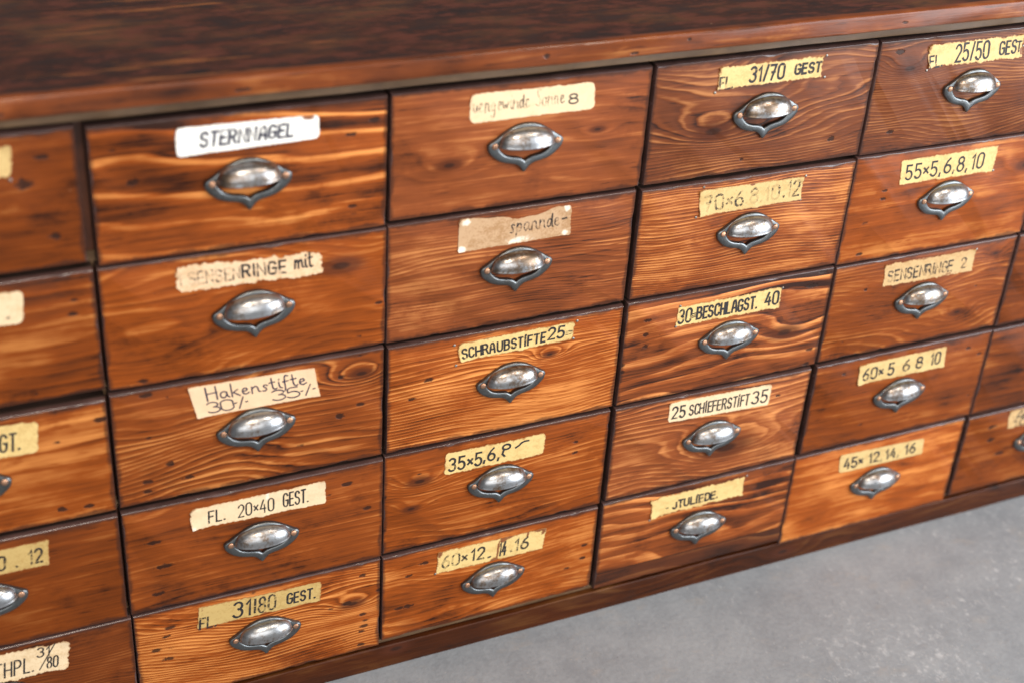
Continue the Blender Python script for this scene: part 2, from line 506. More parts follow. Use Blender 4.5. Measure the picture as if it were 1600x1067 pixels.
def ribbon(bm, pts, half, ys, rnd, seed):
    """flat brush stroke of width 2*half along pts (x, z)"""
    n = len(pts)
    L, R = [], []
    for i, (x, z) in enumerate(pts):
        a = pts[max(i - 1, 0)]
        b = pts[min(i + 1, n - 1)]
        if i and i < n - 1:
            d1 = Vector((x - a[0], z - a[1]))
            d2 = Vector((b[0] - x, b[1] - z))
            if d1.length < 1e-9 or d2.length < 1e-9:
                d1 = d2 = Vector((b[0] - a[0], b[1] - a[1]))
            d1.normalize(); d2.normalize()
            t = d1 + d2
            t = t.normalized() if t.length > 1e-6 else d1
            c = max(abs(t.dot(d1)), 0.6)
            hw = half / c
        else:
            t = Vector((b[0] - a[0], b[1] - a[1]))
            t = t.normalized() if t.length > 1e-9 else Vector((1, 0))
            hw = half
            s = half * 0.7 * (-1 if i == 0 else 1)
            x, z = x + t.x * s, z + t.y * s
        hw *= 1.0 + 0.22 * mnoise.noise(Vector((x * 300, z * 300, seed)))
        y = ys[i]
        L.append(bm.verts.new((x - t.y * hw, y, z + t.x * hw)))
        R.append(bm.verts.new((x + t.y * hw, y, z - t.x * hw)))
    for i in range(n - 1):
        bm.faces.new((L[i], R[i], R[i + 1], L[i + 1]))


# ------------------------------------------------------------------ DATA (metres on the chest's front)
GRID = {
  'A0': {'r': [-0.6114, -0.3143, 0.001, -0.1397], 'h': [0.004, 0.0008], 'l': [[-0.0097, 0.0585], [0.093, 0.0613], [0.0892, 0.0278], [-0.0149, 0.0247]]},
  'A1': {'r': [-0.6114, -0.3101, -0.1507, -0.289], 'h': [0.004, -0.0003], 'l': [[-0.0313, 0.0635], [0.0846, 0.0598], [0.0804, 0.0224], [-0.0372, 0.0246]]},
  'A2': {'r': [-0.6114, -0.3113, -0.3024, -0.4449], 'h': [0.0038, -0.001], 'l': [[-0.0357, 0.0684], [0.0827, 0.0623], [0.0784, 0.0223], [-0.0419, 0.026]]},
  'A3': {'r': [-0.6114, -0.3111, -0.4549, -0.5994], 'h': [0.0033, -0.0004], 'l': [[-0.0469, 0.0611], [0.0762, 0.0627], [0.0739, 0.0276], [-0.0517, 0.0275]]},
  'A4': {'r': [-0.6114, -0.3079, -0.6046, -0.7457], 'h': [0.004, 0.0011], 'l': [[-0.0555, 0.0677], [0.0823, 0.0628], [0.0767, 0.0193], [-0.0603, 0.023]]},
  'B0': {'r': [-0.3031, -0.0054, -0.0011, -0.1455], 'h': [0.0026, 0.0034], 'l': [[-0.0664, 0.0636], [0.0767, 0.0619], [0.0771, 0.0358], [-0.067, 0.0324]]},
  'B1': {'r': [-0.3052, -0.0036, -0.1513, -0.2934], 'h': [0.0036, 0.0014], 'l': [[-0.0747, 0.064], [0.079, 0.057], [0.0801, 0.0276], [-0.0741, 0.0313]]},
  'B2': {'r': [-0.3062, -0.005, -0.2996, -0.4443], 'h': [0.0022, 0.0042], 'l': [[-0.0702, 0.0673], [0.0695, 0.0645], [0.0764, 0.0258], [-0.0615, 0.0258]]},
  'B3': {'r': [-0.3062, -0.0035, -0.4541, -0.5982], 'h': [0.0029, 0.0006], 'l': [[-0.0766, 0.06], [0.0808, 0.0622], [0.0806, 0.0277], [-0.0776, 0.0301]]},
  'B4': {'r': [-0.3048, -0.0044, -0.6049, -0.7457], 'h': [0.0029, 0.0021], 'l': [[-0.0752, 0.0638], [0.0747, 0.0589], [0.0736, 0.0275], [-0.0785, 0.0297]]},
  'C0': {'r': [-0.0008, 0.3012, 0.0, -0.1416], 'h': [0.0022, 0.0033], 'l': [[-0.0648, 0.0632], [0.0811, 0.0624], [0.0836, 0.0306], [-0.0638, 0.0296]]},
  'C1': {'r': [-0.0014, 0.2997, -0.1493, -0.2937], 'h': [0.0034, 0.0036], 'l': [[-0.0687, 0.0697], [0.0679, 0.0679], [0.0698, 0.0297], [-0.069, 0.0281]]},
  'C2': {'r': [0.0008, 0.3001, -0.3015, -0.4441], 'h': [0.005, 0.0024], 'l': [[-0.0651, 0.0624], [0.0851, 0.0652], [0.0833, 0.0389], [-0.0623, 0.0358]]},
  'C3': {'r': [-0.0003, 0.2998, -0.4529, -0.598], 'h': [0.0027, 0.0049], 'l': [[-0.0732, 0.0618], [0.0607, 0.0617], [0.0609, 0.0275], [-0.0735, 0.0275]]},
  'C4': {'r': [-0.0001, 0.2987, -0.6069, -0.7404], 'h': [0.0021, -0.0028], 'l': [[-0.0763, 0.0586], [0.0747, 0.056], [0.072, 0.0204], [-0.0775, 0.0213]]},
  'D0': {'r': [0.3076, 0.6067, 0.0007, -0.1417], 'h': [0.0022, 0.0046], 'l': [[-0.0681, 0.0635], [0.0721, 0.0639], [0.0727, 0.0358], [-0.0677, 0.0346]]},
  'D1': {'r': [0.308, 0.6079, -0.1509, -0.293], 'h': [0.0046, 0.002], 'l': [[-0.0725, 0.0626], [0.0747, 0.0619], [0.0757, 0.0292], [-0.068, 0.0269]]},
  'D2': {'r': [0.3076, 0.6084, -0.3002, -0.4456], 'h': [0.0022, 0.0017], 'l': [[-0.079, 0.0569], [0.0725, 0.0595], [0.0748, 0.0272], [-0.0786, 0.0276]]},
  'D3': {'r': [0.3073, 0.6034, -0.4524, -0.5946], 'h': [0.0024, 0.0012], 'l': [[-0.0697, 0.0661], [0.0872, 0.0624], [0.0875, 0.0276], [-0.0681, 0.0339]]},
  'D4': {'r': [0.3058, 0.6061, -0.6019, -0.7454], 'h': [0.0038, 0.0002], 'l': [[-0.0769, 0.0635], [0.0703, 0.0638], [0.0719, 0.0303], [-0.0743, 0.0282]]},
  'E0': {'r': [0.611, 0.9114, 0.0007, -0.143], 'h': [0.0027, 0.0041], 'l': [[-0.0786, 0.0631], [0.0676, 0.0648], [0.0722, 0.0312], [-0.0732, 0.032]]},
  'E1': {'r': [0.6093, 0.9142, -0.1475, -0.2952], 'h': [0.0018, 0.0035], 'l': [[-0.0833, 0.0639], [0.0722, 0.0656], [0.0732, 0.0276], [-0.0783, 0.028]]},
  'E2': {'r': [0.6124, 0.9121, -0.301, -0.4429], 'h': [0.0026, 0.0038], 'l': [[-0.0719, 0.0644], [0.0796, 0.064], [0.0827, 0.0271], [-0.0672, 0.0281]]},
  'E3': {'r': [0.6143, 0.9137, -0.4523, -0.5949], 'h': [0.0025, 0.002], 'l': [[-0.0779, 0.0613], [0.0716, 0.0617], [0.0756, 0.0268], [-0.0755, 0.0275]]},
  'E4': {'r': [0.6084, 0.9073, -0.6007, -0.7518], 'h': [0.0028, 0.0027], 'l': [[-0.0727, 0.0637], [0.0787, 0.0583], [0.0818, 0.0287], [-0.0674, 0.0297]]},
  'F0': {'r': [0.9173, 1.2173, -0.0, -0.1424], 'h': [0.004, 0.0017]},
  'F1': {'r': [0.9173, 1.2173, -0.1505, -0.2927], 'h': [0.004, 0.0016]},
  'F2': {'r': [0.9173, 1.2173, -0.3009, -0.444], 'h': [0.004, 0.0021]},
  'F3': {'r': [0.9173, 1.2173, -0.4532, -0.5963], 'h': [0.004, 0.002]},
  'F4': {'r': [0.9173, 1.2173, -0.6046, -0.7457], 'h': [-0.0016, 0.0071], 'l': [[-0.0733, 0.0696], [0.0929, 0.0672], [0.0989, 0.0325], [-0.0668, 0.033]]},
}

FLOOR_Z = -0.790
# ------------------------------------------------------------------ materials
k = NT('painted_concrete')
co = k.coords()
n1 = k.noise(k.scale(co, (3.2, 3.2, 3.2)), 1.0, 6.0, 0.62)
n2 = k.noise(k.scale(co, (26, 26, 26)), 1.0, 6.0, 0.65)
n3 = k.noise(k.scale(co, (140, 140, 140)), 1.0, 3.0, 0.6)
v = k.math('MULTIPLY_ADD', k.math('SUBTRACT', n3, 0.5), 0.6, k.math('MULTIPLY_ADD', k.math('SUBTRACT', n2, 0.5), 0.75, n1))
col = k.ramp(v, [(0.28, (0.225, 0.243, 0.266)), (0.55, (0.275, 0.294, 0.318)), (0.78, (0.315, 0.333, 0.355))])
warm = k.noise(k.scale(co, (16, 26, 9), (4, 1, 0)), 1.0, 6.0, 0.7)
col = k.mix(k.smooth(warm, 0.54, 0.72, 0.0, 0.32), col, (0.38, 0.335, 0.29))
# white scuffed patches, streaky towards the open floor
sc1 = k.noise(k.scale(co, (85, 60, 30), (7, 2, 0)), 1.0, 7.0, 0.75, 0.2)
reg = k.noise(k.scale(co, (2.6, 2.6, 2.6), (1.7, 5.2, 0)), 1.0, 2.0, 0.5)
px, py, pz = k.sep(co)
dist = k.smooth(k.math('MULTIPLY_ADD', py, -1.0, k.math('MULTIPLY', px, 0.55)), 0.25, 1.15, 0.0, 0.10)
sc = k.smooth(k.math('ADD', k.math('MULTIPLY_ADD', k.math('SUBTRACT', reg, 0.5), 0.5, sc1), dist), 0.58, 0.78, 0.0, 0.62)
col = k.mix(sc, col, (0.62, 0.63, 0.65))
vo = k.node('ShaderNodeTexVoronoi')
k.put(vo.inputs['Vector'], k.scale(co, (34, 34, 34)))
vc = k.sep(vo.outputs['Color'])
sp = k.math('MULTIPLY', k.smooth(vo.outputs['Distance'], 0.17, 0.07), k.math('GREATER_THAN', vc[0], 0.86))
col = k.mix(k.math('MULTIPLY', sp, 0.7), col, (0.50, 0.46, 0.40))
sp2 = k.math('MULTIPLY', k.smooth(vo.outputs['Distance'], 0.12, 0.05), k.math('LESS_THAN', vc[0], 0.05))
col = k.mix(k.math('MULTIPLY', sp2, 0.85), col, (0.03, 0.03, 0.03))
wv = k.noise(k.scale(co, (5, 90, 5), (3, 3, 3)), 1.0, 3.0, 0.6, 1.2)
col = k.mix(k.smooth(wv, 0.72, 0.78, 0.0, 0.25), col, (0.45, 0.45, 0.46))
k.set(Base_Color=col, Roughness=k.math('MULTIPLY_ADD', n2, 0.3, 0.42), Normal=k.bump(k.math('MULTIPLY_ADD', n3, 0.8, n2), 0.32, 0.002))
M_FLOOR = k.m

M_EDGE = plain_wood('stained_edge', 3, (0.115, 0.060, 0.052), (0.035, 0.019, 0.017), 0.24, 0.5, (6, 30, 30))
M_SIDE = plain_wood('gap_shade_drawer_side', 6, (0.040, 0.019, 0.013), (0.016, 0.008, 0.006), 0.55, 0.5)  # stained sides, coloured near black: shade of the gaps put into the wood
M_RAW = plain_wood('raw_rail_wood', 8, (0.175, 0.098, 0.045), (0.070, 0.036, 0.016), 0.60, 0.6, (14, 60, 60))
M_DIV = plain_wood('red_stained_divider', 5, (0.115, 0.034, 0.012), (0.040, 0.013, 0.007), 0.45, 0.5, (30, 30, 6))
M_PLINTH = wood('dark_red_plinth_wood', 41, n=70, amp=0.03, contrast=0.35, tone=0.25, purple=0.0, light=0.47, knots=((0.02, 0.01, 0.02, 0.02), (0.62, 0.0, 0.02, 0.02)), fine=0.4, rough=0.42, blotch=0.6, spec=0.2)
M_TOP = wood('worn_dark_top_wood', 42, n=45, amp=0.05, contrast=0.10, tone=0.26, purple=0.55, light=0.50, fine=0.30, rough=0.34, worn=0.75, blotch=1.1, axis='top', spec=0.22)
M_NOSE = wood('red_brown_nosing_wood', 43, n=60, amp=0.02, contrast=0.20, tone=0.85, purple=0.30, light=0.45, fine=0.35, rough=0.28, blotch=0.9, spec=0.30,
              marks=((0.16, 0.0, 0.004, 0.003), (0.265, -0.006, 0.006, 0.002), (0.33, 0.004, 0.003, 0.002), (-0.38, -0.004, 0.006, 0.002), (0.62, -0.002, 0.005, 0.002), (-0.16, -0.003, 0.010, 0.002)))
M_IN = plain_wood('carcass_inner_wood', 9, (0.16, 0.075, 0.033), (0.07, 0.03, 0.014), 0.6, 0.6)


def metal(name, base, brown, amount, r0, r1, sc_=60):
    k = NT(name)
    co = k.coords()
    inf = k.node('ShaderNodeObjectInfo')
    off = k.math('MULTIPLY', inf.outputs['Random'], 37.0)
    cx, cy, cz = k.sep(co)
    cv = k.comb(k.math('ADD', k.math('MULTIPLY', cx, sc_), off), k.math('MULTIPLY', cy, sc_), k.math('MULTIPLY', cz, sc_))
    n = k.noise(cv, 1.0, 5.0, 0.65)
    n2 = k.noise(cv, 6.0, 4.0, 0.7)
    st = k.noise(k.comb(k.math('ADD', k.math('MULTIPLY', cx, 90.0), off), k.math('MULTIPLY', cy, 900.0), k.math('MULTIPLY', cz, 900.0)), 1.0, 3.0, 0.6)
    f = k.smooth(k.math('ADD', k.math('MULTIPLY_ADD', k.math('SUBTRACT', n2, 0.5), 0.5, n), k.math('MULTIPLY_ADD', inf.outputs['Random'], 0.16, -0.09)), 0.40, 0.66)
    c = k.mix(k.math('MULTIPLY', f, amount), base, brown)
    c = k.mix(k.smooth(n2, 0.58, 0.72, 0.0, 0.35), c, tuple(q * 0.35 for q in base))
    k.set(Base_Color=c, Metallic=1.0, Roughness=k.math('ADD', k.math('MULTIPLY_ADD', n, r1 - r0, r0), k.math('MULTIPLY', k.math('SUBTRACT', st, 0.5), 0.15)),
          Normal=k.bump(k.math('MULTIPLY_ADD', n2, 0.5, st), 0.18, 0.0004))
    return k.m


M_CUP = metal('brushed_old_nickel', (0.36, 0.365, 0.375), (0.165, 0.110, 0.070), 0.95, 0.23, 0.42, 50)
M_FRAME = metal('dark_cast_iron', (0.165, 0.175, 0.18), (0.10, 0.09, 0.08), 0.6, 0.30, 0.50, 120)
M_SCREW = metal('copper_screw', (0.58, 0.33, 0.21), (0.30, 0.17, 0.11), 0.7, 0.35, 0.55, 200)
M_TACK = metal('dull_tack', (0.34, 0.32, 0.29), (0.16, 0.11, 0.08), 0.8, 0.35, 0.55, 200)

INKS = {}


def ink(wear, tint=(0.018, 0.016, 0.018)):
    key = (round(wear, 2), tint)
    if key in INKS:
        return INKS[key]
    k = NT('worn_ink')
    co = k.coords()
    n = k.noise(k.scale(co, (230, 230, 300)), 1.0, 4.0, 0.6)
    n2 = k.noise(k.scale(co, (75, 75, 90), (5, 5, 5)), 1.0, 2.0, 0.5)
    f = k.math('MULTIPLY_ADD', k.math('SUBTRACT', n2, 0.5), 1.1, n)
    t = 0.18 + wear * 0.50
    al = k.smooth(f, t, t + 0.10, max(0.0, 0.25 - wear * 0.2), 0.97 - 0.45 * wear)
    k.set(Base_Color=tint, Roughness=0.55, Alpha=al)
    INKS[key] = k.m
    return k.m


def paper(name, seed, base, dirt=0.4, rim=0.6, rough=0.5):
    k = NT(name)
    co = k.coords()
    st = k.node('ShaderNodeAttribute', attribute_name='stain').outputs['Fac']
    ed = k.node('ShaderNodeAttribute', attribute_name='rim').outputs['Fac']
    n = k.noise(k.scale(co, (70, 70, 110), (seed, 0, seed * 3)), 1.0, 5.0, 0.65)
    n2 = k.noise(k.scale(co, (420, 420, 420), (0, seed, 0)), 1.0, 4.0, 0.7)
    n3 = k.noise(k.scale(co, (22, 22, 40), (seed, 2, seed)), 1.0, 3.0, 0.6)
    b2 = (base[0] * 0.74, base[1] * 0.64, base[2] * 0.50)
    f = k.math('MULTIPLY_ADD', k.math('SUBTRACT', n2, 0.5), 1.0, k.math('MULTIPLY_ADD', k.math('SUBTRACT', n3, 0.5), 0.8, n))
    c = k.mix(k.smooth(f, 0.42, 0.72, 0.0, dirt), base, b2)
    spot = k.smooth(k.noise(k.scale(co, (150, 150, 150), (seed * 2, 1, 1)), 1.0, 2.0, 0.5), 0.70, 0.76, 0.0, dirt)
    c = k.mix(spot, c, (0.30, 0.15, 0.05))
    e = k.math('ADD', ed, k.math('MULTIPLY', k.math('SUBTRACT', n2, 0.5), 0.9))
    e = k.math('ADD', e, k.math('MULTIPLY', k.math('SUBTRACT', n, 0.5), 1.2))
    c = k.mix(k.smooth(e, 0.50, 0.90, 0.0, rim), c, (0.33, 0.15, 0.045))
    s = k.math('ADD', st, k.math('MULTIPLY', k.math('SUBTRACT', n, 0.5), 0.9))
    s = k.math('ADD', s, k.math('MULTIPLY', k.math('SUBTRACT', n2, 0.5), 0.5))
    c = k.mix(k.smooth(s, 0.40, 0.62), c, (0.22, 0.075, 0.022))
    # negative stain marks a spot where the glue has kept the paper white
    c = k.mix(k.smooth(k.math('MULTIPLY_ADD', k.math('SUBTRACT', n2, 0.5), 0.7, k.math('MULTIPLY_ADD', k.math('SUBTRACT', n, 0.5), 1.4, k.math('MULTIPLY', st, -1.0))), 0.34, 0.72), c, (0.80, 0.72, 0.58))
    k.set(Base_Color=c, Roughness=rough, Normal=k.bump(k.math('MULTIPLY_ADD', n2, 0.4, n), 0.25, 0.0006))
    return k.m


YEL = (0.70, 0.505, 0.205)
YEL2 = (0.62, 0.44, 0.185)
OCH = (0.52, 0.36, 0.13)
CRM = (0.76, 0.585, 0.37)
PNK = (0.76, 0.535, 0.335)
WHT = (0.88, 0.87, 0.83)
TAN = (0.56, 0.37, 0.17)
BRN = (0.50, 0.32, 0.18)

# wood of every drawer front
WD = {
    'A0': dict(n=40, contrast=0.25, tone=0.72, light=0.42, blotch=0.7, marks=((0.118, 0.045, 0.008, 0.004), (0.122, -0.038, 0.007, 0.004), (0.10, 0.02, 0.010, 0.006))),
    'A1': dict(n=60, amp=0.02, contrast=0.5, tone=0.85, light=0.46, speck=1.0, blotch=0.8),
    'A2': dict(n=45, amp=0.02, contrast=0.55, tone=1.0, light=0.55, speck=0.7, blotch=0.8),
    'A3': dict(n=50, amp=0.02, contrast=0.2, tone=0.72, light=0.40, blotch=0.5),
    'A4': dict(n=110, amp=0.07, contrast=0.4, tone=0.66, purple=0.2, light=0.42, blotch=0.5),
    'B0': dict(n=36, amp=0.022, contrast=0.85, tone=1.0, light=0.50, purple=0.10, bold=2, fine=0.6, tilt=0.02, blotch=0.8, speck=0.3, marks=((-0.11, 0.012, 0.008, 0.004), (0.11, 0.036, 0.007, 0.003))),
    'B1': dict(n=90, amp=0.05, contrast=0.30, tone=0.92, light=0.46, knots=((0.10, 0.035, 0.026, 0.030),), blotch=0.6, speck=0.45),
    'B2': dict(n=110, amp=0.03, contrast=0.6, tone=0.82, light=0.45, purple=0.15, knots=((0.125, 0.045, 0.016, 0.028),), blotch=0.6, speck=0.6, marks=((0.10, -0.006, 0.007, 0.005), (-0.12, -0.045, 0.007, 0.003), (-0.12, -0.058, 0.007, 0.003), (-0.075, -0.05, 0.008, 0.003))),
    'B3': dict(n=90, amp=0.02, contrast=0.28, tone=0.82, light=0.42, purple=0.10, blotch=0.6, speck=0.35, marks=((-0.11, -0.012, 0.013, 0.0035), (-0.12, 0.025, 0.012, 0.003), (-0.12, -0.05, 0.010, 0.003))),
    'B4': dict(n=215, amp=0.022, contrast=0.65, tone=0.92, light=0.56, knots=((0.115, 0.01, 0.017, 0.022),), fine=0.6, blotch=0.45, speck=0.9, tilt=0.06,
               marks=((-0.115, 0.03, 0.006, 0.003), (-0.115, -0.005, 0.007, 0.003), (-0.11, -0.058, 0.007, 0.003), (0.128, 0.052, 0.006, 0.003), (0.128, -0.012, 0.006, 0.003), (0.128, -0.04, 0.006, 0.003), (0.126, -0.062, 0.007, 0.003))),
    'C0': dict(n=50, amp=0.03, contrast=0.30, tone=0.98, purple=0.62, light=0.47, knots=((-0.085, -0.015, 0.016, 0.03), (0.09, 0.006, 0.010, 0.02)), blotch=0.5, tilt=0.05),
    'C1': dict(n=240, amp=0.018, contrast=0.35, tone=0.95, purple=0.60, light=0.42, fine=0.7, blotch=0.6, tilt=0.02),
    'C2': dict(n=215, amp=0.016, contrast=0.62, tone=1.0, light=0.56, purple=0.05, knots=((0.055, 0.024, 0.010, 0.016),), fine=0.7, blotch=0.6, tilt=0.02, marks=((-0.12, -0.002, 0.006, 0.002), (-0.10, 0.02, 0.008, 0.003))),
    'C3': dict(n=150, amp=0.02, contrast=0.28, tone=0.90, light=0.46, knots=((-0.105, 0.027, 0.017, 0.022), (-0.115, -0.012, 0.012, 0.018)), blotch=0.5, speck=0.2, marks=((0.105, 0.02, 0.006, 0.003), (0.105, 0.036, 0.006, 0.0025))),
    'C4': dict(n=140, amp=0.025, contrast=0.30, tone=0.98, light=0.48, purple=0.0, blotch=0.9, speck=0.3, marks=((-0.115, 0.03, 0.006, 0.003), (-0.095, 0.045, 0.007, 0.003), (-0.115, -0.02, 0.012, 0.003), (-0.065, 0.052, 0.005, 0.002))),
    'D0': dict(n=150, amp=0.035, contrast=0.60, tone=0.70, purple=0.80, light=0.44, knots=((-0.065, -0.015, 0.026, 0.028),), blotch=0.7, marks=((0.105, -0.045, 0.006, 0.0035), (-0.02, -0.055, 0.004, 0.002))),
    'D1': dict(n=290, amp=0.014, contrast=0.62, tone=0.92, purple=0.30, light=0.52, fine=0.7, blotch=0.9, tilt=0.03),
    'D2': dict(n=44, amp=0.030, contrast=1.0, tone=1.05, purple=0.45, light=0.48, bold=1, fine=0.75, blotch=0.5, knots=((0.09, -0.012, 0.026, 0.030),), speck=0.5, marks=((-0.12, 0.045, 0.006, 0.003), (-0.12, 0.025, 0.006, 0.003), (-0.118, 0.008, 0.005, 0.003), (0.122, 0.052, 0.010, 0.004))),
    'D3': dict(n=95, amp=0.035, contrast=0.55, tone=1.02, purple=0.60, light=0.50, fine=0.6, blotch=0.6, knots=((0.03, -0.028, 0.04, 0.06),), marks=((0.10, 0.04, 0.006, 0.002),)),
    'D4': dict(n=48, amp=0.03, contrast=0.9, tone=1.0, purple=0.35, light=0.46, bold=1, fine=0.65, blotch=0.6, split=-0.047),
    'E0': dict(n=230, amp=0.022, contrast=0.50, tone=0.70, purple=0.75, light=0.46, knots=((-0.10, 0.035, 0.020, 0.022),), blotch=0.6, marks=((-0.12, 0.058, 0.008, 0.004), (-0.11, -0.045, 0.006, 0.003))),
    'E1': dict(n=45, amp=0.03, contrast=0.25, tone=1.0, light=0.47, blotch=0.9, speck=0.3, knots=((0.13, 0.03, 0.02, 0.04),), marks=((-0.1, 0.012, 0.006, 0.003), (-0.1, 0.024, 0.005, 0.002))),
    'E2': dict(n=120, amp=0.03, contrast=0.40, tone=0.86, light=0.46, purple=0.1, knots=((0.075, -0.035, 0.013, 0.022), (0.118, 0.05, 0.010, 0.016)), blotch=0.6, speck=0.6),
    'E3': dict(n=50, amp=0.02, contrast=0.22, tone=0.80, light=0.43, blotch=0.6, speck=0.4),
    'E4': dict(n=45, amp=0.025, contrast=0.30, tone=1.14, light=0.54, blotch=0.7, speck=0.15),
    'F0': dict(n=50, amp=0.03, contrast=0.3, tone=0.8, light=0.42),
    'F1': dict(n=50, amp=0.03, contrast=0.3, tone=0.7, light=0.42),
    'F2': dict(n=60, amp=0.02, contrast=0.3, tone=0.68, light=0.42, blotch=0.8),
    'F3': dict(n=40, amp=0.02, contrast=0.4, tone=0.66, light=0.44, blotch=0.9),
    'F4': dict(n=45, amp=0.02, contrast=0.28, tone=0.74, light=0.44, blotch=0.6, marks=((-0.10, 0.045, 0.009, 0.004), (-0.095, 0.02, 0.009, 0.005), (-0.07, -0.01, 0.012, 0.004))),
}

